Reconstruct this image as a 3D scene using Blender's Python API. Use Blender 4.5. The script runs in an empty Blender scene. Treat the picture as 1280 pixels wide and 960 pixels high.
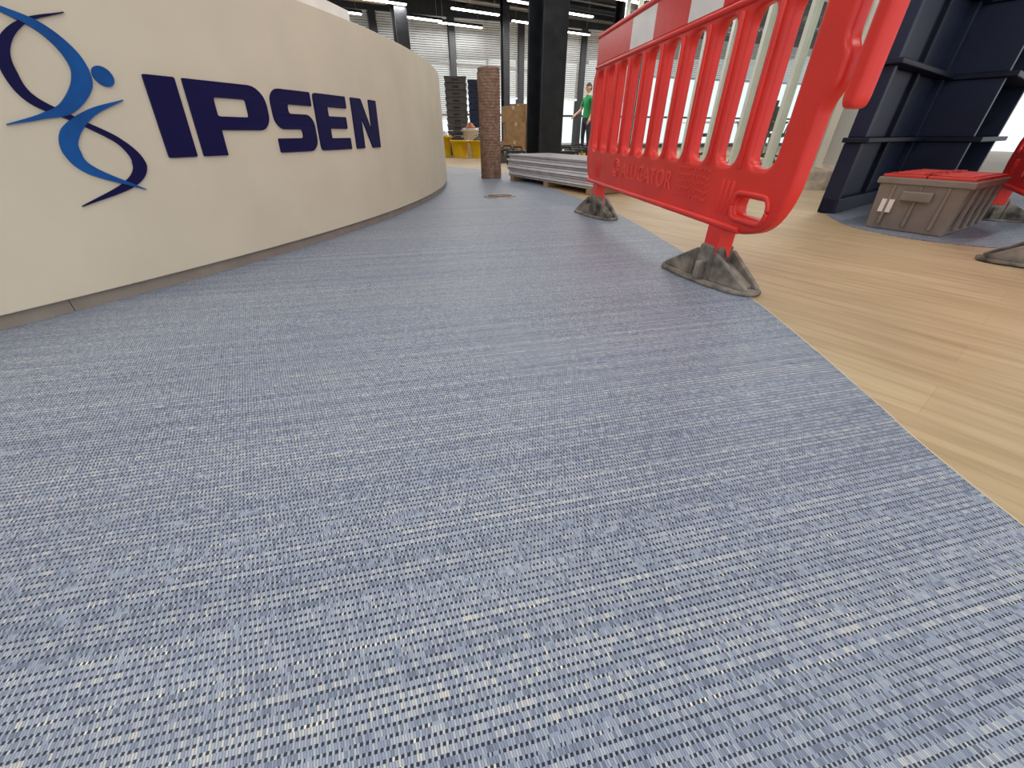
import bpy, bmesh, math, random
from mathutils import Vector, Matrix
random.seed(7)
scn=bpy.context.scene
COL=scn.collection
scn.view_settings.view_transform='Standard'
scn.view_settings.look='None'
scn.view_settings.exposure=0.0

def srgb(r,g,b):
    def f(x):
        x/=255.0
        return x/12.92 if x<=.04045 else ((x+.055)/1.055)**2.4
    return (f(r),f(g),f(b),1)

# ------------------------------------------------------------ materials
def mat(name,col,rough=.5,metal=0,noise=.08,scale=8,bump=0,spec=.5,coat=0):
    m=bpy.data.materials.new(name); m.use_nodes=True
    nt=m.node_tree; b=nt.nodes['Principled BSDF']
    b.inputs['Roughness'].default_value=rough
    b.inputs['Metallic'].default_value=metal
    b.inputs['Specular IOR Level'].default_value=spec
    b.inputs['Coat Weight'].default_value=coat
    tc=nt.nodes.new('ShaderNodeTexCoord'); n=nt.nodes.new('ShaderNodeTexNoise')
    n.inputs['Scale'].default_value=scale; n.inputs['Detail'].default_value=5
    nt.links.new(tc.outputs['Object'],n.inputs['Vector'])
    r=nt.nodes.new('ShaderNodeValToRGB')
    r.color_ramp.elements[0].position=.3; r.color_ramp.elements[1].position=.7
    r.color_ramp.elements[0].color=tuple(max(0,c*(1-noise*2)) for c in col[:3])+(1,)
    r.color_ramp.elements[1].color=tuple(min(1,c*(1+noise)) for c in col[:3])+(1,)
    nt.links.new(n.outputs['Fac'],r.inputs['Fac']); nt.links.new(r.outputs['Color'],b.inputs['Base Color'])
    if bump:
        bp=nt.nodes.new('ShaderNodeBump'); bp.inputs['Strength'].default_value=bump; bp.inputs['Distance'].default_value=.004
        nt.links.new(n.outputs['Fac'],bp.inputs['Height']); nt.links.new(bp.outputs['Normal'],b.inputs['Normal'])
    return m
def emis(name,col,st):
    m=bpy.data.materials.new(name); m.use_nodes=True; b=m.node_tree.nodes['Principled BSDF']
    b.inputs['Base Color'].default_value=col; b.inputs['Emission Color'].default_value=col; b.inputs['Emission Strength'].default_value=st
    return m

M_cream=mat('desk_plaster',srgb(212,200,178),.6,noise=.035,scale=3,bump=.15)
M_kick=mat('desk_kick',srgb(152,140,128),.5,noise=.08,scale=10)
M_navyletter=mat('letter_navy',srgb(18,16,66),.55,noise=.03,spec=.15)
M_blue=mat('logo_blue',srgb(18,82,150),.45,noise=.12,scale=14,spec=.2)
M_red=mat('barrier_red',srgb(226,48,40),.38,noise=.06,scale=5,spec=.5)
M_redtext=mat('barrier_red_emboss',srgb(230,80,70),.4,noise=.04)
M_white=mat('reflective_white',srgb(228,222,218),.3,noise=.05)
M_redref=mat('reflective_red',srgb(212,42,38),.3,noise=.05,scale=30)
M_rub=mat('dirty_rubber',srgb(132,124,114),.8,noise=.42,scale=14,bump=.6)
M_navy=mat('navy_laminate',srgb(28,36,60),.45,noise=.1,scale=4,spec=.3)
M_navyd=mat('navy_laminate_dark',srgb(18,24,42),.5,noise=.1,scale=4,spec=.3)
M_crate=mat('crate_grey',srgb(132,122,112),.55,noise=.08)
M_lid=mat('crate_red_lid',srgb(206,62,54),.45,noise=.1)
M_steel=mat('column_black_steel',srgb(44,46,50),.45,metal=.3,noise=.2)
M_card=mat('cardboard',srgb(172,136,98),.8,noise=.12,scale=12)
M_rollm=mat('roll_wrap',srgb(140,108,88),.65,noise=.25,scale=25,bump=.3)
M_panelw=mat('panel_white',srgb(222,218,222),.6,noise=.05)
M_panelg=mat('panel_grey',srgb(168,162,166),.6,noise=.08)
M_yel=mat('yellow_plastic',srgb(238,196,30),.4,noise=.08)
M_dgrey=mat('dark_grey_plastic',srgb(90,86,84),.55,noise=.15)
M_dblue=mat('dark_blue_plastic',srgb(34,50,88),.5,noise=.15)
M_black=mat('black_plastic',srgb(26,26,28),.5,noise=.2)
M_wall=mat('wall_paint',srgb(230,225,212),.8,noise=.02,scale=2)
M_ceil=mat('ceiling_dark',srgb(60,60,64),.9,noise=.25,scale=2)
M_frame=mat('frame_white',srgb(222,226,216),.5,noise=.03)
M_frameb=mat('frame_black',srgb(40,42,46),.5,noise=.1)
M_blind=mat('blind_grey',srgb(214,218,222),.6,noise=.05)
M_metal=mat('brushed_metal',srgb(170,165,158),.3,metal=.8,noise=.1,scale=40)
M_brown=mat('floorbox_insert',srgb(120,100,90),.7,noise=.15,scale=20)
M_cloth=mat('dust_sheet',srgb(186,170,150),.9,noise=.2,scale=10,bump=.8)
M_lamp=emis('lamp_glow',(1,.98,.95,1),10)
M_skin=mat('skin',srgb(205,160,135),.6,noise=.03)
M_hair=mat('hair_dark',srgb(50,36,28),.7,noise=.2)
M_green=mat('shirt_green',srgb(30,140,84),.8,noise=.1)
M_jean=mat('trousers_dark',srgb(40,46,66),.85,noise=.15)
M_shoe=mat('shoe_black',srgb(24,22,22),.6,noise=.1)
M_greenp=mat('green_plastic',srgb(60,160,70),.5,noise=.1)
M_orange=mat('orange_plastic',srgb(196,110,70),.5,noise=.1)

def glass(name):
    m=bpy.data.materials.new(name); m.use_nodes=True; nt=m.node_tree
    b=nt.nodes['Principled BSDF']; out=nt.nodes['Material Output']
    b.inputs['Base Color'].default_value=(.75,.85,.8,1); b.inputs['Roughness'].default_value=.05
    t=nt.nodes.new('ShaderNodeBsdfTransparent'); t.inputs['Color'].default_value=(.93,.98,.97,1)
    mx=nt.nodes.new('ShaderNodeMixShader'); mx.inputs['Fac'].default_value=.08
    nt.links.new(t.outputs[0],mx.inputs[1]); nt.links.new(b.outputs[0],mx.inputs[2]); nt.links.new(mx.outputs[0],out.inputs['Surface'])
    return m
M_glass=glass('clear_glass')

# carpet: woven vinyl, rows of weft holes separated by fine warp threads
def carpet_mat():
    m=bpy.data.materials.new('woven_vinyl_carpet'); m.use_nodes=True; nt=m.node_tree; N=nt.nodes; L=nt.links
    b=N['Principled BSDF']
    tc=N.new('ShaderNodeTexCoord'); mp=N.new('ShaderNodeMapping'); mp.inputs['Rotation'].default_value=(0,0,math.radians(-13))
    L.new(tc.outputs['Object'],mp.inputs['Vector'])
    sp=N.new('ShaderNodeSeparateXYZ'); L.new(mp.outputs[0],sp.inputs[0])
    def M(op,a,b_=None,c=None):
        n=N.new('ShaderNodeMath'); n.operation=op
        for i,x in enumerate((a,b_,c)):
            if x is None: continue
            if isinstance(x,(int,float)): n.inputs[i].default_value=x
            else: L.new(x,n.inputs[i])
        return n.outputs[0]
    def WN(a,b_=None):
        cv=N.new('ShaderNodeCombineXYZ'); L.new(a,cv.inputs[0])
        if b_ is not None: L.new(b_,cv.inputs[1])
        w=N.new('ShaderNodeTexWhiteNoise'); w.noise_dimensions='2D'; L.new(cv.outputs[0],w.inputs['Vector']); return w.outputs['Value']
    def MIX(f,a,b_):
        x=N.new('ShaderNodeMix'); x.data_type='RGBA'
        L.new(f,x.inputs['Factor'])
        for k,v in (('A',a),('B',b_)):
            if isinstance(v,tuple): x.inputs[k].default_value=v
            else: L.new(v,x.inputs[k])
        return x.outputs['Result']
    nz=N.new('ShaderNodeTexNoise'); nz.inputs['Scale'].default_value=30; L.new(mp.outputs[0],nz.inputs['Vector'])
    wob=M('MULTIPLY',M('SUBTRACT',nz.outputs['Fac'],.5),.002)
    y=M('ADD',sp.outputs[1],wob); x=M('ADD',sp.outputs[0],wob)
    rowf=M('DIVIDE',y,.0088); row=M('FLOOR',rowf); fy=M('FRACT',rowf)
    par=M('MULTIPLY',M('MODULO',M('ABSOLUTE',row),2.0),.5)
    slant=M('MULTIPLY',fy,.55)
    tf=M('ADD',M('DIVIDE',x,.0028),M('ADD',par,slant)); tcol=M('FLOOR',tf); ft=M('FRACT',tf)
    ht=M('POWER',M('SINE',M('MULTIPLY',ft,math.pi)),.6)
    wt=WN(row,tcol); run=WN(row,M('FLOOR',M('ADD',M('DIVIDE',x,.06),M('MULTIPLY',WN(row),7.0)))); rr=WN(M('ADD',row,13.0)); longrun=WN(M('ADD',row,51.0),M('FLOOR',M('ADD',M('DIVIDE',x,.5),M('MULTIPLY',WN(row),9.0))))
    vt=M('ADD',M('MULTIPLY',wt,.62),M('ADD',M('MULTIPLY',longrun,.16),M('MULTIPLY',rr,.22)))
    r=N.new('ShaderNodeValToRGB'); cr=r.color_ramp
    cr.elements[0].position=.15; cr.elements[0].color=srgb(108,119,138)
    cr.elements[1].position=.92; cr.elements[1].color=srgb(210,207,198)
    for p,c in ((.4,srgb(144,155,175)),(.62,srgb(163,172,187)),(.8,srgb(184,189,195))):
        e=cr.elements.new(p); e.color=c
    L.new(vt,r.inputs['Fac'])
    colB=MIX(M('MULTIPLY_ADD',ht,.78,.22),srgb(66,75,96),r.outputs['Color'])
    hf=M('ADD',M('DIVIDE',x,.0056),par); hcol=M('FLOOR',hf); fh=M('FRACT',hf)
    wh=WN(M('ADD',row,91.0),hcol)
    hole=M('MULTIPLY',M('GREATER_THAN',M('ABSOLUTE',M('SUBTRACT',fh,.5)),.21),M('GREATER_THAN',M('ADD',M('MULTIPLY',wh,.7),M('MULTIPLY',longrun,.3)),.17))
    r2=N.new('ShaderNodeValToRGB'); cr=r2.color_ramp
    cr.elements[0].position=.3; cr.elements[0].color=srgb(140,151,171)
    cr.elements[1].position=.95; cr.elements[1].color=srgb(236,229,208)
    e=cr.elements.new(.75); e.color=srgb(172,180,191)
    L.new(M('ADD',M('MULTIPLY',wh,.5),M('ADD',M('MULTIPLY',run,.28),M('MULTIPLY',rr,.22))),r2.inputs['Fac'])
    colA=MIX(hole,r2.outputs['Color'],srgb(26,31,48))
    inA=M('LESS_THAN',fy,.36)
    col=MIX(inA,colB,colA)
    nb=N.new('ShaderNodeTexNoise'); nb.inputs['Scale'].default_value=1.0; mp3=N.new('ShaderNodeMapping'); mp3.inputs['Scale'].default_value=(.8,26,1)
    L.new(mp.outputs[0],mp3.inputs['Vector']); L.new(mp3.outputs[0],nb.inputs['Vector'])
    mr=N.new('ShaderNodeMapRange'); mr.inputs['From Min'].default_value=.3; mr.inputs['From Max'].default_value=.7; mr.inputs['To Min'].default_value=.95; mr.inputs['To Max'].default_value=1.05
    L.new(nb.outputs['Fac'],mr.inputs['Value'])
    sc=N.new('ShaderNodeVectorMath'); sc.operation='SCALE'; L.new(col,sc.inputs[0]); L.new(mr.outputs[0],sc.inputs['Scale'])
    L.new(sc.outputs[0],b.inputs['Base Color'])
    b.inputs['Roughness'].default_value=.44; b.inputs['Specular IOR Level'].default_value=.55
    hB=M('MULTIPLY',ht,M('SUBTRACT',1.0,inA)); hA=M('MULTIPLY',inA,M('SUBTRACT',.8,hole))
    bp=N.new('ShaderNodeBump'); bp.inputs['Strength'].default_value=.3; bp.inputs['Distance'].default_value=.001
    L.new(M('ADD',hA,hB),bp.inputs['Height']); L.new(bp.outputs['Normal'],b.inputs['Normal'])
    return m
M_carpet=carpet_mat()

def wood_mat():
    m=bpy.data.materials.new('oak_planks'); m.use_nodes=True; nt=m.node_tree; N=nt.nodes; L=nt.links
    b=N['Principled BSDF']
    tc=N.new('ShaderNodeTexCoord'); mp=N.new('ShaderNodeMapping'); mp.inputs['Rotation'].default_value=(0,0,math.radians(-127))
    L.new(tc.outputs['Object'],mp.inputs['Vector'])
    br=N.new('ShaderNodeTexBrick'); br.offset=.37; br.inputs['Scale'].default_value=1
    br.inputs['Brick Width'].default_value=1.2; br.inputs['Row Height'].default_value=.18
    br.inputs['Mortar Size'].default_value=.0006; br.inputs['Mortar Smooth'].default_value=.5
    br.inputs['Color1'].default_value=srgb(198,174,138); br.inputs['Color2'].default_value=srgb(189,164,128)
    br.inputs['Mortar'].default_value=srgb(172,146,112); L.new(mp.outputs[0],br.inputs['Vector'])
    mp2=N.new('ShaderNodeMapping'); mp2.inputs['Scale'].default_value=(1.2,14,1); L.new(mp.outputs[0],mp2.inputs['Vector'])
    nz=N.new('ShaderNodeTexNoise'); nz.inputs['Scale'].default_value=2.0; nz.inputs['Detail'].default_value=8; nz.inputs['Distortion'].default_value=.6
    L.new(mp2.outputs[0],nz.inputs['Vector'])
    r=N.new('ShaderNodeValToRGB'); r.color_ramp.elements[0].position=.3; r.color_ramp.elements[1].position=.62
    r.color_ramp.elements[0].color=(.68,.65,.59,1); r.color_ramp.elements[1].color=(1.0,1.0,1.0,1)
    L.new(nz.outputs['Fac'],r.inputs['Fac'])
    mx=N.new('ShaderNodeMix'); mx.data_type='RGBA'; mx.blend_type='MULTIPLY'; mx.inputs['Factor'].default_value=.75
    L.new(br.outputs['Color'],mx.inputs['A']); L.new(r.outputs['Color'],mx.inputs['B'])
    L.new(mx.outputs['Result'],b.inputs['Base Color'])
    b.inputs['Roughness'].default_value=.45; b.inputs['Specular IOR Level'].default_value=.4
    return m
M_wood=wood_mat()

# ------------------------------------------------------------ builders
class Part:
    def __init__(s,name,parent=None):
        s.name=name; s.bm=bmesh.new(); s.mats=[]; s.parent=parent
    def mi(s,m):
        if m not in s.mats: s.mats.append(m)
        return s.mats.index(m)
    def faces(s,vs,fs,m,mtx=None,smooth=False):
        i=s.mi(m); bv=[s.bm.verts.new((mtx@Vector(v)) if mtx else Vector(v)) for v in vs]
        for f in fs:
            try:
                fc=s.bm.faces.new([bv[k] for k in f]); fc.material_index=i; fc.smooth=smooth
            except ValueError: pass
    def box(s,x0,x1,y0,y1,z0,z1,m,mtx=None,tx=0,ty=0):
        vs=[(x0,y0,z0),(x1,y0,z0),(x1,y1,z0),(x0,y1,z0),(x0-tx,y0-ty,z1),(x1+tx,y0-ty,z1),(x1+tx,y1+ty,z1),(x0-tx,y1+ty,z1)]
        s.faces(vs,[(3,2,1,0),(4,5,6,7),(0,1,5,4),(1,2,6,5),(2,3,7,6),(3,0,4,7)],m,mtx)
    def rings(s,prof,m,cx=0,cy=0,n=32,mtx=None,cap=True,smooth=True,sx=1,sy=1):
        vs=[];fs=[]
        for r,z in prof:
            for k in range(n):
                a=2*math.pi*k/n; vs.append((cx+r*sx*math.cos(a),cy+r*sy*math.sin(a),z))
        for j in range(len(prof)-1):
            for k in range(n):
                fs.append((j*n+k,j*n+(k+1)%n,(j+1)*n+(k+1)%n,(j+1)*n+k))
        if cap:
            fs.append(tuple(reversed(range(n)))); fs.append(tuple(range((len(prof)-1)*n,len(prof)*n)))
        s.faces(vs,fs,m,mtx,smooth)
    def prism(s,poly,z0,z1,m,mtx=None,smooth=False):
        n=len(poly); vs=[(x,y,z0) for x,y in poly]+[(x,y,z1) for x,y in poly]
        fs=[tuple(reversed(range(n))),tuple(range(n,2*n))]+[(k,(k+1)%n,n+(k+1)%n,n+k) for k in range(n)]
        s.faces(vs,fs,m,mtx)
    def mesh(s,me,m,mtx=None,smooth=False):
        i=s.mi(m); vs=[s.bm.verts.new((mtx@v.co) if mtx else v.co) for v in me.vertices]
        for p in me.polygons:
            try:
                f=s.bm.faces.new([vs[k] for k in p.vertices]); f.material_index=i; f.smooth=smooth
            except ValueError: pass
    def tube(s,pts,r,m,n=10,mtx=None):
        P=[Vector(p) for p in pts]; vs=[];fs=[]
        for j,p in enumerate(P):
            t=(P[min(j+1,len(P)-1)]-P[max(j-1,0)]).normalized()
            a=t.cross(Vector((0,0,1))); a=a.normalized() if a.length>.01 else Vector((1,0,0)); b=t.cross(a)
            for k in range(n):
                w=2*math.pi*k/n; vs.append(p+(a*math.cos(w)+b*math.sin(w))*r)
        for j in range(len(P)-1):
            for k in range(n): fs.append((j*n+k,j*n+(k+1)%n,(j+1)*n+(k+1)%n,(j+1)*n+k))
        fs.append(tuple(range(n))); fs.append(tuple(range((len(P)-1)*n,len(P)*n)))
        s.faces(vs,fs,m,mtx,True)
    def done(s,mtx=None,bevel=0,seg=2,autosmooth=False):
        bmesh.ops.recalc_face_normals(s.bm,faces=s.bm.faces[:])
        me=bpy.data.meshes.new(s.name); s.bm.to_mesh(me); s.bm.free()
        for m in s.mats: me.materials.append(m)
        o=bpy.data.objects.new(s.name,me); COL.objects.link(o)
        if mtx: o.matrix_world=mtx
        if s.parent: o.parent=s.parent
        if bevel:
            md=o.modifiers.new('bevel','BEVEL'); md.width=bevel; md.segments=seg; md.limit_method='ANGLE'; md.angle_limit=math.radians(40)
        return o
def empty(name,loc=(0,0,0),rz=0):
    e=bpy.data.objects.new(name,None); e.empty_display_size=.1; COL.objects.link(e)
    e.location=loc; e.rotation_euler=(0,0,rz); return e
def T(x,y,z=0,rz=0): return Matrix.Translation((x,y,z))@Matrix.Rotation(rz,4,'Z')

def rounded(poly,r,n=5):
    out=[];N=len(poly)
    for i in range(N):
        p=Vector(poly[i][:2]); a=Vector(poly[i-1][:2]); b=Vector(poly[(i+1)%N][:2])
        rr=poly[i][2] if len(poly[i])>2 else r
        da=(a-p);db=(b-p); k=min(rr,da.length*.49,db.length*.49)
        if k<1e-5: out.append(tuple(p)); continue
        p0=p+da.normalized()*k; p1=p+db.normalized()*k
        for j in range(n+1):
            t=j/n; q=p0*(1-t)**2+p*2*t*(1-t)+p1*t*t; out.append((q.x,q.y))
    return out
def catmull(pts,n=10):
    P=[Vector(p) for p in pts]; P=[P[0]*2-P[1]]+P+[P[-1]*2-P[-2]]; out=[]
    for i in range(1,len(P)-2):
        for j in range(n):
            t=j/n; a,b,c,d=P[i-1:i+3]
            out.append(.5*((2*b)+(c-a)*t+(2*a-5*b+4*c-d)*t*t+(3*b-a-3*c+d)*t**3))
    out.append(P[-2]); return out
def plate(loops,ext,bev=0,res=3):
    cu=bpy.data.curves.new('tmp','CURVE'); cu.dimensions='2D'; cu.fill_mode='BOTH'; cu.extrude=ext; cu.bevel_depth=bev; cu.bevel_resolution=res; cu.offset=-bev
    for lp in loops:
        s=cu.splines.new('POLY'); s.points.add(len(lp)-1)
        for i,p in enumerate(lp): s.points[i].co=(p[0],p[1],0,1)
        s.use_cyclic_u=True
    o=bpy.data.objects.new('tmp',cu); COL.objects.link(o)
    dg=bpy.context.evaluated_depsgraph_get(); dg.update()
    me=bpy.data.meshes.new_from_object(o.evaluated_get(dg)); bpy.data.objects.remove(o); return me

# ------------------------------------------------------------ room
GA=math.atan2(.5,.866)   # building grid angle
p=Part('floor'); p.box(-14,16,-4,28,-.1,0,M_wood); p.done()
edge=catmull([(.72,-3.5),(.74,-1),(.77,.37),(.80,.69),(.835,1.0),(.86,1.4),(.85,2.06),(.75,3.26),(.49,4.33),(.21,5.5),(-.26,6.8),(-.9,7.5),(-2,8),(-8,9)],8)
p=Part('carpet'); poly=[(v.x,v.y) for v in edge]+[(-13,9),(-13,-3.5)]
p.prism(poly,0.0005,.004,M_carpet); p.done()
p=Part('trim_carpet_edge'); vs=[];fs=[]
M_trim=mat('edge_trim',srgb(206,196,170),.4,noise=.05)
for i,v in enumerate(edge):
    t=(edge[min(i+1,len(edge)-1)]-edge[max(i-1,0)]).normalized(); nn=Vector((t.y,-t.x))
    for w,z in ((.0,.0005),(0,.0045),(.003,.0045),(.003,.0005)):
        q=v+nn*w; vs.append((q.x,q.y,z))
for i in range(len(edge)-1):
    for k in range(3): fs.append((4*i+k,4*i+k+1,4*i+4+k+1,4*i+4+k))
p.faces(vs,fs,M_trim); p.done()
p=Part('carpet_inset')
ce=catmull([(2.3,3.05),(2.16,2.62),(2.24,2.28),(2.5,2.06),(3.0,1.98),(4.2,2.0)],8)
p.prism([(v.x,v.y) for v in ce]+[(8,3),(8,5),(4.6,4.6)],.0005,.004,M_carpet); p.done()
p=Part('ceiling'); p.box(-14,16,-1,28,3.95,4.05,M_ceil)
p.done()
p=Part('ceiling_services')
for k in range(7):
    p.box(-9+k*2.6,-8.8+k*2.6,-6,30,3.65,3.95,M_steel,T(0,0,0,GA))
for k in range(6):
    p.tube([(-14,4+k*4,3.5),(16,4+k*4,3.5)],.09,M_metal if k%2 else M_steel,12,T(0,0,0,GA))
for k in range(4):
    p.tube([(-14,12+k*1.5,3.62),(16,12+k*1.5,3.62)],.06,M_metal,10,T(0,0,0,GA))
p.done()
# back wall with windows
W=T(0,16.5,0,math.radians(20))
p=Part('wall_back'); p.box(-14,14,0,.2,3.45,4.0,M_frameb,W); p.box(-14,14,0,.2,0,.12,M_frameb,W); p.done()
bay=2.3
for k in range(-6,6):
    e=empty('window_%d'%(k+7)); x0=k*bay+.3
    p=Part('frame',e)
    p.box(x0-.09,x0+.09,-.12,.2,.12,3.45,M_frameb,W)
    p.box(x0+.09,x0+bay-.09,0,.08,1.0,1.06,M_frameb,W)
    p.box(x0+bay/2-.03,x0+bay/2+.03,0,.08,.12,3.45,M_frameb,W); p.done()
    p=Part('pane',e); p.faces([(x0,.1,.12),(x0+bay,.1,.12),(x0+bay,.1,3.45),(x0,.1,3.45)],[(0,1,2,3)],M_glass,W); p.done()
    p=Part('blind',e); zb=1.5 if k in(0,1,-1) else (2.3 if k>1 else .9)
    z=3.42
    while z>zb:
        p.faces([(x0+.12,-.06,z),(x0+bay-.12,-.06,z),(x0+bay-.12,-.025,z-.036),(x0+.12,-.025,z-.036)],[(0,1,2,3)],M_blind,W); z-=.055
    p.box(x0+.12,x0+bay-.12,-.07,-.01,z-.02,z+.03,M_blind,W); p.done()
# pale wall on the right
p=Part('wall_right'); p.box(0,7,0,.2,0,3.95,M_wall,T(3.75,5.35,0,math.atan2(.6,.8))); p.done()
# glazed partition
e=empty('window_partition'); a=Vector((3.7,5.45)); b=Vector((2.75,12.5)); Lp=(b-a).length; PM=T(a.x,a.y,0,math.atan2(b.y-a.y,b.x-a.x))
p=Part('mullions',e); n=9
for k in range(n+1):
    x=Lp*k/n; p.box(x-.035,x+.035,-.05,.05,0,3.2,M_frame,PM)
p.box(0,Lp,-.05,.05,3.15,3.25,M_frame,PM); p.box(0,Lp,-.05,.05,0,.08,M_frame,PM)
p.done()
p=Part('glass',e); p.faces([(0,0,.05),(Lp,0,.05),(Lp,0,3.2),(0,0,3.2)],[(0,1,2,3)],M_glass,PM); p.done()

# ------------------------------------------------------------ reception desk
CX,CY,R=-7.2,4.2,6.5
def cyl(s,z,off=0):
    a=s/R; return (CX+(R+off)*math.cos(a),CY+(R+off)*math.sin(a),z)
desk=empty('reception_desk')
def ringpart(name,m,r0,r1,z0,z1,s0,s1,n=120,bev=0):
    p=Part(name,desk); vs=[];fs=[]
    for i in range(n+1):
        s=s0+(s1-s0)*i/n; a=s/R
        for r,z in ((r1,z0),(r1,z1),(r0,z1),(r0,z0)):
            vs.append((CX+r*math.cos(a),CY+r*math.sin(a),z))
    for i in range(n):
        for k in range(4): fs.append((4*i+k,4*i+(k+1)%4,4*i+4+(k+1)%4,4*i+4+k))
    fs+= [(0,1,2,3),(4*n,4*n+3,4*n+2,4*n+1)]
    p.faces(vs,fs,m,None,False); return p.done(bevel=bev)
ringpart('body',M_cream,R-.28,R,.047,1.0,-6.5,4.6,bev=.004)
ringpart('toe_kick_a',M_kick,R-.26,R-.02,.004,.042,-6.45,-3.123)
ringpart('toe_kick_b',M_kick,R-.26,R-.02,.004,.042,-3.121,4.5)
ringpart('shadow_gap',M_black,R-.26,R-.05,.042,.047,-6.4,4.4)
ringpart('worktop',M_cream,R-.95,R-.281,.72,.75,-6.4,4.5)
ringpart('inner_support',M_kick,R-.9,R-.86,.004,.72,-6.3,4.4)
ringpart('upstand',M_white,R-.24,R-.21,1.0,1.12,-6.0,-1.05)
def bend(me):
    for v in me.vertices: v.co=Vector(cyl(v.co.x,v.co.y,v.co.z))
    return me
def letter(name,x0,z0,outer,holes=(),slant=.022,m=M_navyletter,r=.006):
    sh=lambda q:[(x0+x+(y)*slant/.24,z0+y) for x,y in q]
    loops=[sh(rounded(outer,r,3))]+[sh(rounded(h,.01,3)) for h in holes]
    me=bend(plate(loops,.006,.001,1)); p=Part(name,desk); p.mesh(me,m); 
    o=p.done(); return o
H=.24
letter('letter_i',-2.665,.425,[(0,0),(.10,0),(.10,H),(0,H)])
letter('letter_p',-2.54,.425,[(0,0,.004),(.098,0,.004),(.098,.085,.004),(.30,.085,.03),(.335,.12,.03),(.335,.2,.03),(.29,H,.04),(0,H,.004)],[[(.098,.13),(.235,.13),(.235,.19),(.098,.19)]])
w=.245
letter('letter_s',-2.18,.425,[(.035,H,.035),(w,H),(w,.185),(.09,.185,.012),(.09,.15,.012),(w-.03,.15,.03),(w,.12,.03),(w,.03,.03),(w-.035,0,.03),(0,0),(0,.055),(w-.09,.055,.012),(w-.09,.09,.012),(.03,.09,.03),(0,.12,.03),(0,.21,.03)])
letter('letter_e',-1.915,.425,[(0,H,.02),(.255,H),(.255,.187),(.095,.187),(.095,.148),(.24,.148),(.24,.095),(.095,.095),(.095,.053),(.255,.053),(.255,0),(0,0,.02)])
w=.27
letter('letter_n',-1.61,.425,[(0,0),(0,H),(.10,H),(.185,.085),(.185,H),(w,H),(w,0),(.175,0),(.085,.155),(.085,0)])
def stroke(name,pts,ws,m,off=0):
    c=catmull(pts,10); n=len(c)
    L_=[];R_=[]
    for i,q in enumerate(c):
        t=(c[min(i+1,n-1)]-c[max(i-1,0)]).normalized(); nn=Vector((-t.y,t.x)); u=i/(n-1)*(len(ws)-1); k=min(int(u),len(ws)-2); w=ws[k]*(1-(u-k))+ws[k+1]*(u-k)
        L_.append(q+nn*w/2); R_.append(q-nn*w/2)
    me=plate([[(v.x,v.y) for v in L_+R_[::-1]]],.005+off,0); bend(me); p=Part(name,desk); p.mesh(me,m); p.done()
stroke('logo_helix_a',[(-2.99,.80),(-2.92,.775),(-2.85,.745),(-2.81,.69),(-2.815,.63),(-2.88,.565),(-2.95,.54),(-3.03,.52)],[.002,.012,.026,.04,.045,.03,.012,.002],M_blue,.001)
stroke('logo_helix_b',[(-2.78,.79),(-2.88,.755),(-2.945,.70),(-2.965,.64),(-2.95,.58),(-2.87,.53),(-2.79,.475),(-2.765,.41),(-2.82,.355),(-2.97,.305)],[.002,.01,.022,.03,.026,.014,.02,.04,.024,.002],M_navyletter)
stroke('logo_helix_c',[(-2.73,.59),(-2.83,.553),(-2.905,.50),(-2.925,.45),(-2.90,.40),(-2.78,.335)],[.002,.018,.038,.042,.028,.002],M_blue,.001)
me=bend(plate([[(-2.755+.026*math.cos(a/24*2*math.pi),.648+.026*math.sin(a/24*2*math.pi)) for a in range(24)]],.006)); p=Part('logo_dot',desk); p.mesh(me,M_blue); p.done()

# ------------------------------------------------------------ barrier
def slot(x0,x1,z0,z1,r=None): return rounded([(x0,z0),(x1,z0),(x1,z1),(x0,z1)],(x1-x0)*.49 if r is None else r,6)
def make_foot(parent,s,ang,sc=.88):
    p=Part('foot',parent); Mx=T(s,0,0,ang)@Matrix.Diagonal((sc,sc,1,1))
    base=rounded([(-.27,-.035),(-.22,-.08),(-.06,-.10),(.06,-.10),(.19,-.08),(.25,-.035),(.25,.035),(.19,.08),(.06,.10),(-.06,.10),(-.22,.08),(-.27,.035)],.02,3)
    p.prism(base,0.0045,.018,M_rub,Mx)
    p.box(-.07,.07,-.055,.055,.016,.14,M_rub,Mx,-.02,-.012)
    for sy in (-1,1):
        for sx,l in((-1,.245),(1,.225)):
            y0=sy*.052; vs=[(sx*.05,y0-.011,.016),(sx*l,y0*.65-.011,.016),(sx*l,y0*.65-.011,.028),(sx*.05,y0-.011,.125)]
            vs+=[(x,y+.022,z) for x,y,z in vs]
            p.faces(vs,[(0,1,2,3),(7,6,5,4),(0,4,5,1),(1,5,6,2),(2,6,7,3),(3,7,4,0)],M_rub,Mx)
        p.box(-.012,.012,sy*.04,sy*.095,.016,.085,M_rub,Mx)
    for sx in(-1,1):
        vs=[(sx*.05,-.045,.085),(sx*.2,-.035,.028),(sx*.2,.035,.028),(sx*.05,.045,.085),(sx*.05,-.045,.07),(sx*.2,-.035,.016),(sx*.2,.035,.016),(sx*.05,.045,.07)]
        p.faces(vs,[(0,1,2,3),(7,6,5,4),(0,4,5,1),(1,5,6,2),(2,6,7,3),(3,7,4,0)],M_rub,Mx)
        p.rings([(.022,.016),(.018,.032)],M_rub,sx*.16,0,12,Mx)
    return p.done(bevel=.005)
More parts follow.
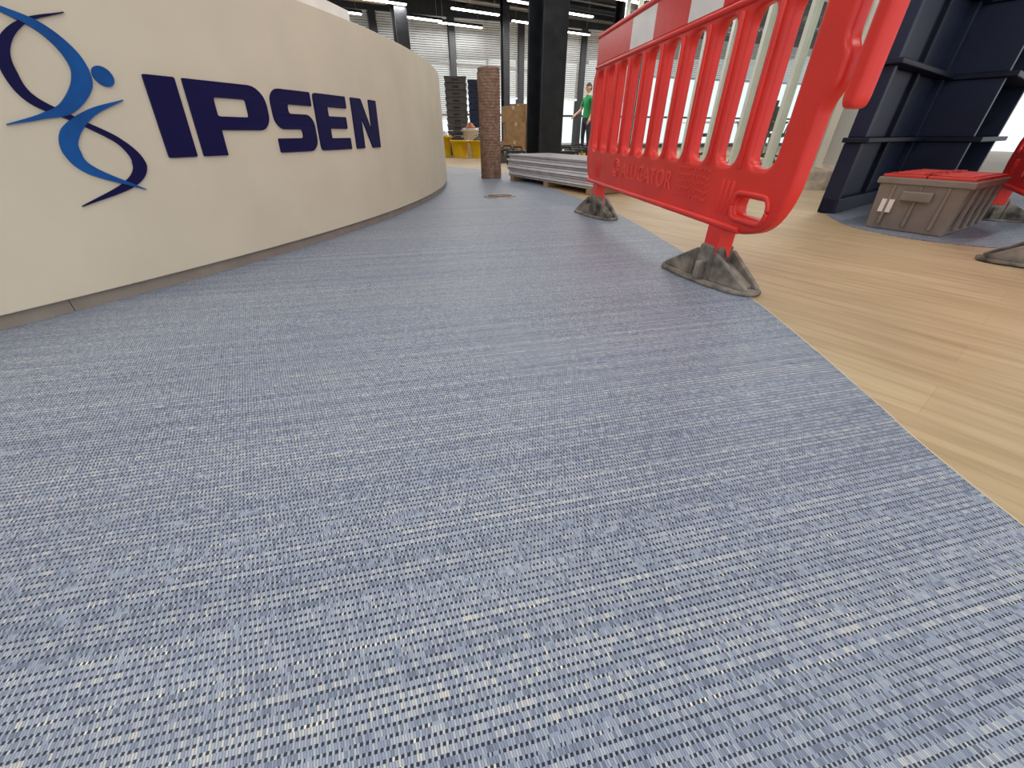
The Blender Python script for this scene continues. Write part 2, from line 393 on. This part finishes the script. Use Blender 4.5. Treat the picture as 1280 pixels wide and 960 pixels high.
def make_barrier(loc,rz,footang=.25,feet=(.28,1.733)):
    e=empty('safety_barrier',loc,rz)
    UP=Matrix.Rotation(math.pi/2,4,'X')
    outer=rounded([(.0,.34,.03),(.0,.46,.02),(.025,.48,.02),(.025,.56,.02),(-.005,.58,.02),(-.005,.80,.02),(.03,.84,.02),(.03,1.02,.05),(1.99,1.03,.06),(2.04,.95,.03),(2.115,.95,.05),(2.13,.92,.03),(2.13,.57,.02),(2.125,.55,.015),(2.09,.55,.015),(2.08,.57,.015),(2.08,.80,.02),(2.055,.82,.02),(2.03,.80,.02),(2.03,.70,.02),(2.055,.67,.02),(2.055,.60,.02),(2.03,.56,.02),(2.03,.33,.08),(1.98,.235,.08),(1.86,.20,.05),(.2,.20,.04),(.06,.225,.06)],.03)
    holes=[]; n=10; pitch=.19; x=.09
    for k in range(n):
        holes.append(slot(x,x+.122,.405,.83,.05)); x+=pitch
    holes.append(slot(1.80,1.95,.262,.315,.026))
    p=Part('panel',e); p.mesh(plate([outer]+holes,.008,.016,4),M_red,UP,True); 
    o=p.done(); md=o.modifiers.new('es','EDGE_SPLIT'); md.split_angle=math.radians(35)
    p=Part('ribs',e)
    for sy in(-1,1):
        x=.09
        for k in range(n):
            if k<n-1:
                c=x+.122+.034; p.tube([(c,sy*.024,.40),(c,sy*.024,.83)],.010,M_red)
            x+=pitch
        p.tube([(.08,sy*.024,.215),(1.86,sy*.024,.215)],.012,M_red)
        p.tube([(.05,sy*.024,.852),(2.0,sy*.024,.852)],.010,M_red)
        p.tube([(.05,sy*.024,1.005),(1.98,sy*.024,1.01)],.012,M_red)
        hp=slot(1.785,1.965,.247,.33,.04); p.tube([(a,sy*.024,b) for a,b in hp+[hp[0]]],.009,M_red)
        for fs_ in feet:
            for d in(-.03,0,.03): p.tube([(fs_+d,sy*.022,.25),(fs_+d,sy*.022,.36)],.008,M_red)
    for fs_ in feet: p.box(fs_-.045,fs_+.045,-.03,.03,.10,.21,M_red)
    p.done(bevel=.004)
    p=Part('reflective_strip',e)
    segs=[(.06,.60,0),(.60,.88,1),(.88,1.20,0),(1.20,1.44,1),(1.44,1.95,0)]
    for a,b,w in segs:
        for sy in(-1,1):
            y=sy*.0265; p.box(a,b,min(y,y-sy*.004),max(y,y-sy*.004),.866,.992,M_white if w else M_redref)
    p.done()
    def txt(s,x,z,size,ext=.003,name='embossed_lettering'):
        cu=bpy.data.curves.new('t','FONT'); cu.body=s; cu.size=size; cu.extrude=ext; cu.space_character=1.1
        o=bpy.data.objects.new('t',cu); COL.objects.link(o); dg=bpy.context.evaluated_depsgraph_get(); dg.update()
        me=bpy.data.meshes.new_from_object(o.evaluated_get(dg)); bpy.data.objects.remove(o)
        p=Part(name,e); p.mesh(me,M_redtext,Matrix.Translation((x,-.0255,z))@UP); return p.done()
    txt('ALLIGATOR',.72,.285,.105)
    for i,z in enumerate((.37,.345,.32,.295,.27)): txt('PROPERTY OF SITE TEAM',1.38,z,.019,.002,'small_lettering_%d'%(i+1))
    p=Part('emblem',e)
    for r_ in (.045,.028): p.tube([(.62+r_*math.cos(a/20*6.2832),-.0255,.325+r_*math.sin(a/20*6.2832)) for a in range(21)],.004,M_redtext,6)
    p.done()
    for f_ in feet: make_foot(e,f_,footang)
    return e
make_barrier((.567,3.26,0),math.atan2(-.991,.132),.27)
make_barrier((3.45,3.06,0),math.atan2(-.78,-.63),math.radians(-90),(.28,1.733))

# ------------------------------------------------------------ navy shelving unit
e=empty('navy_display_unit',(2.35,3.05,0),math.atan2(.6,.8))
p=Part('tiers',e)
zs=[0.0045,.475,.886,1.33,1.78,2.2]
for i in range(5):
    z0,z1=zs[i],zs[i+1]; ins=.0 if i==0 else .02
    p.box(ins,.06+ins,0,.10,z0,z1-.03,M_navy)
    p.box(ins+.06,1.32,.05,.08,z0,z1-.03,M_navy)
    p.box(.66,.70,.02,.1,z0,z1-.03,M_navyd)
    p.box(1.29,1.35,0,.10,z0,z1-.03,M_navy)
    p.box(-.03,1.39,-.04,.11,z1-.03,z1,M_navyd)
p.box(.0,1.35,-.01,.1,.0045,.1,M_navy)
p.done(bevel=.005)
p=Part('end_bay',e)
for i in range(5):
    z0,z1=zs[i],zs[i+1]
    p.box(1.42,1.48,-.32,.3,z0,z1-.035,M_navy); p.box(2.6,2.66,-.32,.3,z0,z1-.035,M_navy)
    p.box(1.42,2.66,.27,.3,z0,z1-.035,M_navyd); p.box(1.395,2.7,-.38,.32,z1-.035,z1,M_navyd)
    p.box(2.0,2.04,-.2,.27,z0,z1-.035,M_navy)
p.done(bevel=.005)

# storage crate with red lid
e=empty('storage_crate',(2.335,2.44,.0),math.atan2(-.31,.19))
e.rotation_euler[2]=math.atan2(-.85,.52)
p=Part('body',e)
p.box(-.18,.18,0,.54,.0045,.27,M_crate,None,.02,.02)
p.box(-.215,.215,-.03,.57,.25,.285,M_crate)
for x in(-.12,0,.12): p.box(x-.008,x+.008,-.026,.0,.03,.25,M_crate)
for y in(.08,.22,.36,.5):
    for sx in(-1,1): p.box(sx*.2-.01,sx*.2+.01,y-.01,y+.01,.03,.25,M_crate)
p.box(-.07,.07,-.045,-.015,.17,.22,M_crate)
p.done(bevel=.006)
p=Part('label',e); p.box(-.15,-.09,-.024,-.014,.1,.17,M_white); p.done()
p=Part('lid',e)
for sx in(-1,1):
    p.box(min(0.004*sx,sx*.2),max(0.004*sx,sx*.2),-.02,.56,.285,.3,M_lid)
    for k in range(6): p.box(sx*.1-.08,sx*.1+.08,.02+k*.09,.06+k*.09,.3,.306,M_lid)
    for k in range(5): p.box(-.012 if sx>0 else -.03,.03 if sx>0 else .012,.02+k*.11,.07+k*.11,.3,.312,M_lid)
p.done(bevel=.004)

# ------------------------------------------------------------ floor box
e=empty('floor_socket_box',(-.115,3.98,.0035))
p=Part('ring',e); p.rings([(.15,0),(.15,.005),(.118,.006),(.118,.002)],M_metal,n=48,cap=False); p.done()
p=Part('insert',e); p.rings([(.118,.0),(.118,.004)],M_brown,n=48); p.box(-.03,.03,-.006,.006,.004,.007,M_metal); p.done()

# ------------------------------------------------------------ wrapped roll
e=empty('cardboard_roll',(-.275,5.78,.0))
p=Part('wrap',e); prof=[]
k=0; z=.004
while z<1.12:
    prof+= [(.128,z),(.135,z+.012),(.128,z+.024)]; z+=.03
p.rings(prof,M_rollm,n=40); p.done()
p=Part('core',e); p.rings([(.11,1.1),(.11,1.14),(.08,1.14),(.08,1.1)],M_card,n=32,cap=False); p.rings([(.12,1.105),(.12,1.13)],M_rollm,n=32); 
for a in(0.4,2.5): p.tube([(.137*math.cos(a),.137*math.sin(a),.01),(.137*math.cos(a+.5),.137*math.sin(a+.5),1.1)],.006,M_card,6)
p.done()

# ------------------------------------------------------------ stack of boards
ang=math.atan2(.877,-.48)
e=empty('board_stack',(.76,4.04,0.0045),ang)
p=Part('pallet_bearers',e)
for x in(.08,.85,1.62): p.box(x-.04,x+.04,-.58,-.02,.0,.045,M_card)
p.done()
p=Part('boards',e); z=.045
for k in range(10):
    t=.024; dx=random.uniform(-.05,.03)+(.06 if k%3==0 else 0); dy=random.uniform(-.02,.02)
    p.box(dx,1.72+random.uniform(-.04,.02),-.6+dy,0+dy,z,z+t-.004,M_panelw if k%3 else M_panelg,Matrix.Rotation(random.uniform(-.008,.008),4,'Z')); z+=t
p.done(bevel=.002)

# ------------------------------------------------------------ steel columns
def column(x,y,w,rz):
    e=empty('steel_column',(x,y,0),rz); t=.03
    p=Part('section',e)
    p.box(-w/2,w/2,-w/2,-w/2+t,.03,3.95,M_steel); p.box(-w/2,w/2,w/2-t,w/2,.03,3.95,M_steel); p.box(-t/2,t/2,-w/2+t,w/2-t,.03,3.95,M_steel)
    p.done(bevel=.004)
    p=Part('base_plate',e); p.box(-w*.75,w*.75,-w*.75,w*.75,0,.03,M_steel)
    for sx in(-1,1):
        for sy in(-1,1): p.rings([(.025,.03),(.025,.07)],M_metal,sx*w*.62,sy*w*.62,6)
    p.done()
column(.47,6.75,.38,GA)
column(-2.85,13.2,.32,GA)
column(-.2,14.6,.2,GA)
column(3.2,15.2,.3,GA)

# ------------------------------------------------------------ crates, tubs, boxes
def tray_stack(x,y,w,d,n,h,m,rz):
    e=empty('tray_stack',(x,y,0),rz); p=Part('trays',e)
    for k in range(n):
        z=k*h; p.box(-w/2+.02,w/2-.02,-d/2+.02,d/2-.02,z,z+h*.75,m,None,.012,.012); p.box(-w/2,w/2,-d/2,d/2,z+h*.72,z+h*.95,m)
        p.box(-w*.15,w*.15,-d/2-.012,-d/2+.02,z+h*.35,z+h*.55,M_black)
    p.done(bevel=.006); return e
tray_stack(-1.42,12.2,.55,.42,12,.14,M_dgrey,.1)
tray_stack(-.93,12.35,.4,.42,13,.125,M_dblue,.1)
def bucket(name,x,y,r,h,m,content=None):
    e=empty(name,(x,y,0)); p=Part('shell',e)
    p.rings([(r*.8,0),(r*.97,h*.9),(r*1.05,h*.9),(r*1.05,h),(r*.95,h),(r*.8,h*.3)],m,n=28,cap=False); p.rings([(r*.78,.0),(r*.78,.01)],m,n=28)
    p.done()
    p=Part('handle',e); p.tube([(r*1.05*math.cos(a/10*math.pi),-.02,h*.85+r*.7*math.sin(a/10*math.pi)) for a in range(11)],.008,M_metal,6); p.done()
    if content: p=Part('contents',e); p.rings([(r*.9,h*.7),(r*.6,h*1.05),(r*.2,h*1.2)],content,n=10,smooth=False); p.done()
bucket('mortar_bucket',-1.28,11.1,.22,.36,M_yel)
bucket('mortar_bucket',-.80,10.9,.22,.36,M_yel,M_dgrey)
bucket('mortar_bucket',-1.05,11.65,.2,.6,M_white,M_orange)
bucket('mortar_bucket',-1.75,11.5,.22,.45,M_yel,M_white)
def cartons(x,y,spec,rz):
    e=empty('cardboard_boxes',(x,y,0),rz); p=Part('boxes',e); q=Part('tape',e)
    for (bx,by,z,w,d,h) in spec:
        p.box(bx-w/2,bx+w/2,by-d/2,by+d/2,z,z+h,M_card); q.box(bx-.025,bx+.025,by-d/2-.003,by+d/2+.003,z+h-.06,z+h+.003,M_trim)
    p.done(bevel=.006); q.done()
cartons(.02,10.6,[(0,0,0,.5,.4,.35),(.03,0,.35,.45,.4,.35),(-.03,0,.70,.4,.35,.3)],.2)
cartons(.15,12.8,[(0,0,0,.5,.4,.4),(0,0,.4,.5,.4,.35),(.05,0,.75,.45,.4,.4),(.6,0,0,.5,.4,.5),(.6,0,.5,.45,.4,.4)],-.2)
def toolbox(x,y,w,m,rz=0):
    e=empty('toolbox',(x,y,0),rz); p=Part('case',e)
    p.box(-w/2,w/2,-.12,.12,0,.17,m); p.box(-w/2,w/2,-.12,.12,.175,.24,M_black,None,-.02,-.02)
    p.tube([(-w*.25,0,.23),(-w*.2,0,.29),(w*.2,0,.29),(w*.25,0,.23)],.014,M_black,8)
    for sx in(-1,1): p.box(sx*w*.3-.02,sx*w*.3+.02,-.135,-.118,.13,.2,M_metal)
    p.done(bevel=.008)
toolbox(-.42,9.9,.45,M_yel,.2); toolbox(.95,7.9,.4,M_dgrey,.4); toolbox(.62,7.5,.28,M_greenp,-.3); toolbox(1.25,9.0,.4,M_yel,.1); toolbox(.55,9.4,.4,M_black,.3)
toolbox(-.1,9.0,.4,M_dgrey,.5); toolbox(1.5,10.2,.45,M_black,-.2); toolbox(.1,8.2,.35,M_black,-.2)
# metal storage rack in the far left of the open office
e=empty('storage_rack',(-4.6,12.4,0),GA)
p=Part('frame',e)
for x in(-.6,.6):
    for y in(-.22,.22): p.box(x-.02,x+.02,y-.02,y+.02,0,1.9,M_frameb)
for z in(.2,.75,1.3,1.86): p.box(-.6,.6,-.24,.24,z,z+.03,M_metal)
p.done()
p=Part('stored_boxes',e)
for z in(.23,.78,1.33):
    for x in(-.38,0,.38): p.box(x-.16,x+.16,-.18,.18,z,z+random.uniform(.2,.38),random.choice([M_card,M_dgrey,M_panelw]))
p.done(bevel=.005)

# dust sheet bundle
p=Part('dust_sheet',None); n=36; vs=[];fs=[]
from mathutils import noise
for j in range(9):
    t=j/8
    for k in range(n):
        a=2*math.pi*k/n; r=(1-t)**.7*(.36+.09*noise.noise(Vector((math.cos(a)*1.5,math.sin(a)*1.5,3))))
        z=.19*(1-(1-t)**1.8)*(1+.5*noise.noise(Vector((math.cos(a)*2.5*(1-t),math.sin(a)*2.5*(1-t),t*4))))
        r*=1+.15*noise.noise(Vector((math.cos(a)*5,math.sin(a)*5,t*5)))
        vs.append((3.35+r*math.cos(a)*1.25,4.75+r*math.sin(a)*.8,max(0.0,z)))
for j in range(8):
    for k in range(n): fs.append((j*n+k,j*n+(k+1)%n,(j+1)*n+(k+1)%n,(j+1)*n+k))
p.faces(vs,fs,M_cloth,None,True); p.done()

# ------------------------------------------------------------ office chairs behind the glass
def chair(x,y,rz):
    e=empty('office_chair',(x,y,0),rz); p=Part('base',e)
    for k in range(5):
        a=k*2*math.pi/5; p.tube([(0,0,.12),(.28*math.cos(a),.28*math.sin(a),.07)],.018,M_black,8); p.rings([(.03,0),(.03,.05)],M_black,.28*math.cos(a),.28*math.sin(a),10)
    p.rings([(.025,.1),(.025,.43)],M_metal,n=12); p.done()
    p=Part('seat',e); p.prism(rounded([(-.24,-.23),(.24,-.23),(.22,.23),(-.22,.23)],.08),.43,.5,M_black)
    p.done(bevel=.015)
    p=Part('back',e); p.box(-.21,.21,.2,.24,.56,.98,M_black,Matrix.Rotation(math.radians(-6),4,'X')); p.box(-.03,.03,.2,.24,.44,.6,M_black)
    for sx in(-1,1): p.tube([(sx*.24,0,.45),(sx*.28,0,.66),(sx*.28,-.15,.67)],.016,M_black,8)
    p.done(bevel=.02)
for c in((5.0,9.0,.4),(5.6,9.9,2.2),(4.6,10.6,1.2),(6.6,9.4,3.6),(4.3,8.2,2.8)): chair(*c)
e=empty('meeting_table',(5.6,11.6,0)); p=Part('top',e); p.prism(rounded([(-1.2,-.5),(1.2,-.5),(1.2,.5),(-1.2,.5)],.1),.71,.74,M_white); p.done()
p=Part('legs',e)
for sx in(-1,1):
    for sy in(-1,1): p.tube([(sx*1.0,sy*.35,0),(sx*1.0,sy*.35,.71)],.025,M_metal)
p.done()

# ------------------------------------------------------------ linear ceiling lights
def lamp(x,y,z,L=1.4,power=40,rz=GA):
    e=empty('linear_ceiling_light',(x,y,z),rz)
    p=Part('housing',e); p.box(-L/2,L/2,-.05,.05,.012,.07,M_black)
    for sx in(-1,1): p.tube([(sx*L*.4,0,.07),(sx*L*.4,0,3.95-z)],.004,M_metal,6)
    p.done()
    p=Part('diffuser',e); p.box(-L/2+.02,L/2-.02,-.045,.045,-.012,.014,M_lamp); p.done()
    l=bpy.data.lights.new('lamp','AREA'); l.shape='RECTANGLE'; l.size=L; l.size_y=.1; l.energy=power; l.color=(1,.97,.93)
    o=bpy.data.objects.new('lamp',l); COL.objects.link(o); o.parent=e; o.location=(0,0,-.02)
for x,y in((-.94,13.7),(-1.5,15.2),(.6,15.0),(1.6,13.9),(2.6,12.6),(-3.2,12.7),(-4.6,13.6),(3.6,15.8),(3.9,11.6),(5.2,12.4),(6.4,10.8),(-2.6,14.4),(5.6,14.6),(4.9,9.9),(.5,13.0),(1.9,16.2)): lamp(x,y,3.15,1.4,34)
for x,y in((-2.2,1.0),(.2,2.2),(2.6,1.2),(-2.4,4.4),(.4,5.0),(3.0,3.8),(-.6,8.2),(2.4,7.6),(-.8,-1.4),(2.0,-1.2),(5.2,6.2)): lamp(x,y,3.2,1.6,22)  # unseen fittings added overhead to light the reception area near the camera

# ------------------------------------------------------------ person
def person(x,y,rz,sc=1):
    e=empty('person_in_green_shirt',(x,y,0),rz); e.scale=(sc,sc,sc)
    V=[];E=[];Rr=[]
    def add(co,r,par=None):
        V.append(co); Rr.append(r); i=len(V)-1
        if par is not None: E.append((par,i))
        return i
    pel=add((0,0,.93),(.155,.11)); ab=add((0,.0,1.08),(.14,.10),pel); ch=add((0,.0,1.26),(.165,.115),ab); up=add((0,.01,1.40),(.13,.09),ch)
    nk=add((0,.0,1.48),(.058,.058),up); nk2=add((0,-.015,1.56),(.055,.055),nk)
    hands=[]
    for sx,elb,wr in((-1,(-.27,-.04,1.12),(-.25,-.26,1.0)),(1,(.26,.03,1.13),(.27,-.12,.9))):
        sh=add((sx*.185,.01,1.40),(.065,.065),up); el=add(elb,(.043,.043),sh); w=add(wr,(.029,.029),el); hands.append((Vector(elb),Vector(wr)))
        hp=add((sx*.09,0,.86),(.10,.10),pel); kn=add((sx*.11,-.02 if sx<0 else .02,.49),(.064,.064),hp); an=add((sx*.12,.02 if sx<0 else .05,.10),(.045,.045),kn); 
    me=bpy.data.meshes.new('b'); me.from_pydata(V,E,[]); o=bpy.data.objects.new('b',me); COL.objects.link(o)
    sk=o.modifiers.new('s','SKIN'); 
    for i,r in enumerate(Rr): me.skin_vertices[0].data[i].radius=r
    me.skin_vertices[0].data[0].use_root=True
    o.modifiers.new('u','SUBSURF').levels=2
    dg=bpy.context.evaluated_depsgraph_get(); dg.update(); m2=bpy.data.meshes.new_from_object(o.evaluated_get(dg)); bpy.data.objects.remove(o)
    m2.name='body'
    m2.materials.clear()
    for m in(M_green,M_jean,M_skin): m2.materials.append(m)
    for f in m2.polygons:
        c=f.center; f.use_smooth=True
        if abs(c.x)>.19 and c.z<1.2: f.material_index=2
        elif c.z>1.475: f.material_index=2
        elif c.z<.93: f.material_index=1
        else: f.material_index=0
    b=bpy.data.objects.new('body',m2); COL.objects.link(b); b.parent=e
    for hi,(el,w) in enumerate(hands):
        d=(w-el).normalized(); side=Vector((0,0,1)).cross(d); side=side.normalized() if side.length>.1 else Vector((1,0,0)); up_=d.cross(side)
        p=Part('hand_%d'%(hi+1),e)
        p.tube([w-d*.01,w+d*.03,w+d*.09],.03,M_skin,10)
        for k,(o_,l) in enumerate(((-.027,.06),(-.009,.075),(.009,.07),(.027,.055))):
            s=w+d*.085+side*o_; p.tube([s,s+d*l*.5-up_*.006,s+d*l-up_*.025],.0085,M_skin,8)
        s=w+d*.03+side*.03; p.tube([s,s+side*.025+d*.03,s+side*.03+d*.06],.01,M_skin,8)
        p.done()
    p=Part('head',e); bm=bmesh.new(); bmesh.ops.create_uvsphere(bm,u_segments=24,v_segments=18,radius=1)
    for v in bm.verts:
        x_,y_,z_=v.co; jaw=1-.22*max(0,-z_); v.co=Vector((x_*.075*jaw,y_*.095*(1-.1*max(0,-z_)) ,z_*.115))
    me=bpy.data.meshes.new('h'); bm.to_mesh(me); bm.free()
    HM=Matrix.Translation((0,-.02,1.65)); p.mesh(me,M_skin,HM,True)
    p.faces([(-.012,-.088,-.02),(.012,-.088,-.02),(0,-.118,-.022),(0,-.09,.025)],[(0,1,2),(0,2,3),(1,3,2)],M_skin,HM,True)
    for sx in(-1,1):
        p.rings([(.012,-.02),(.016,0),(.012,.02)],M_skin,sx*.076,.01,8,HM); p.tube([(sx*.028-.012,-.088,.01),(sx*.028+.012,-.088,.01)],.007,M_hair,6,HM)
    p.tube([(-.022,-.085,-.05),(.022,-.085,-.05)],.006,M_lid,6,HM); p.done()
    p=Part('hair',e); bm=bmesh.new(); bmesh.ops.create_uvsphere(bm,u_segments=24,v_segments=18,radius=1)
    bmesh.ops.delete(bm,geom=[v for v in bm.verts if (v.co.z<.25 and v.co.y<.1) or v.co.z<-.55],context='VERTS')
    for v in bm.verts: v.co=Vector((v.co.x*.084,v.co.y*.105,v.co.z*.126))
    me=bpy.data.meshes.new('h'); bm.to_mesh(me); bm.free(); p.mesh(me,M_hair,HM,True); p.done()
    for sx,yy in((-1,.02),(1,.05)):
        p=Part('shoe_%d'%(1 if sx<0 else 2),e); p.prism(rounded([(-.045,.07),(.045,.07),(.05,-.12),(.02,-.18),(-.02,-.18),(-.05,-.12)],.03),0,.08,M_shoe,T(sx*.12,yy,0)); p.done(bevel=.02)
    return e
person(2.08,13.0,math.radians(-60),.92)

# ------------------------------------------------------------ world + camera
w=bpy.data.worlds.new('world'); scn.world=w; w.use_nodes=True
bg=w.node_tree.nodes['Background']; bg.inputs['Color'].default_value=(.92,.965,1.0,1); bg.inputs['Strength'].default_value=1.2
cam=bpy.data.cameras.new('camera'); co=bpy.data.objects.new('camera',cam); COL.objects.link(co)
co.location=(0,0,.5); co.rotation_euler=(math.radians(90-33.1),0,0); cam.sensor_width=36; cam.lens=481/1280*36; cam.clip_start=.02
scn.camera=co
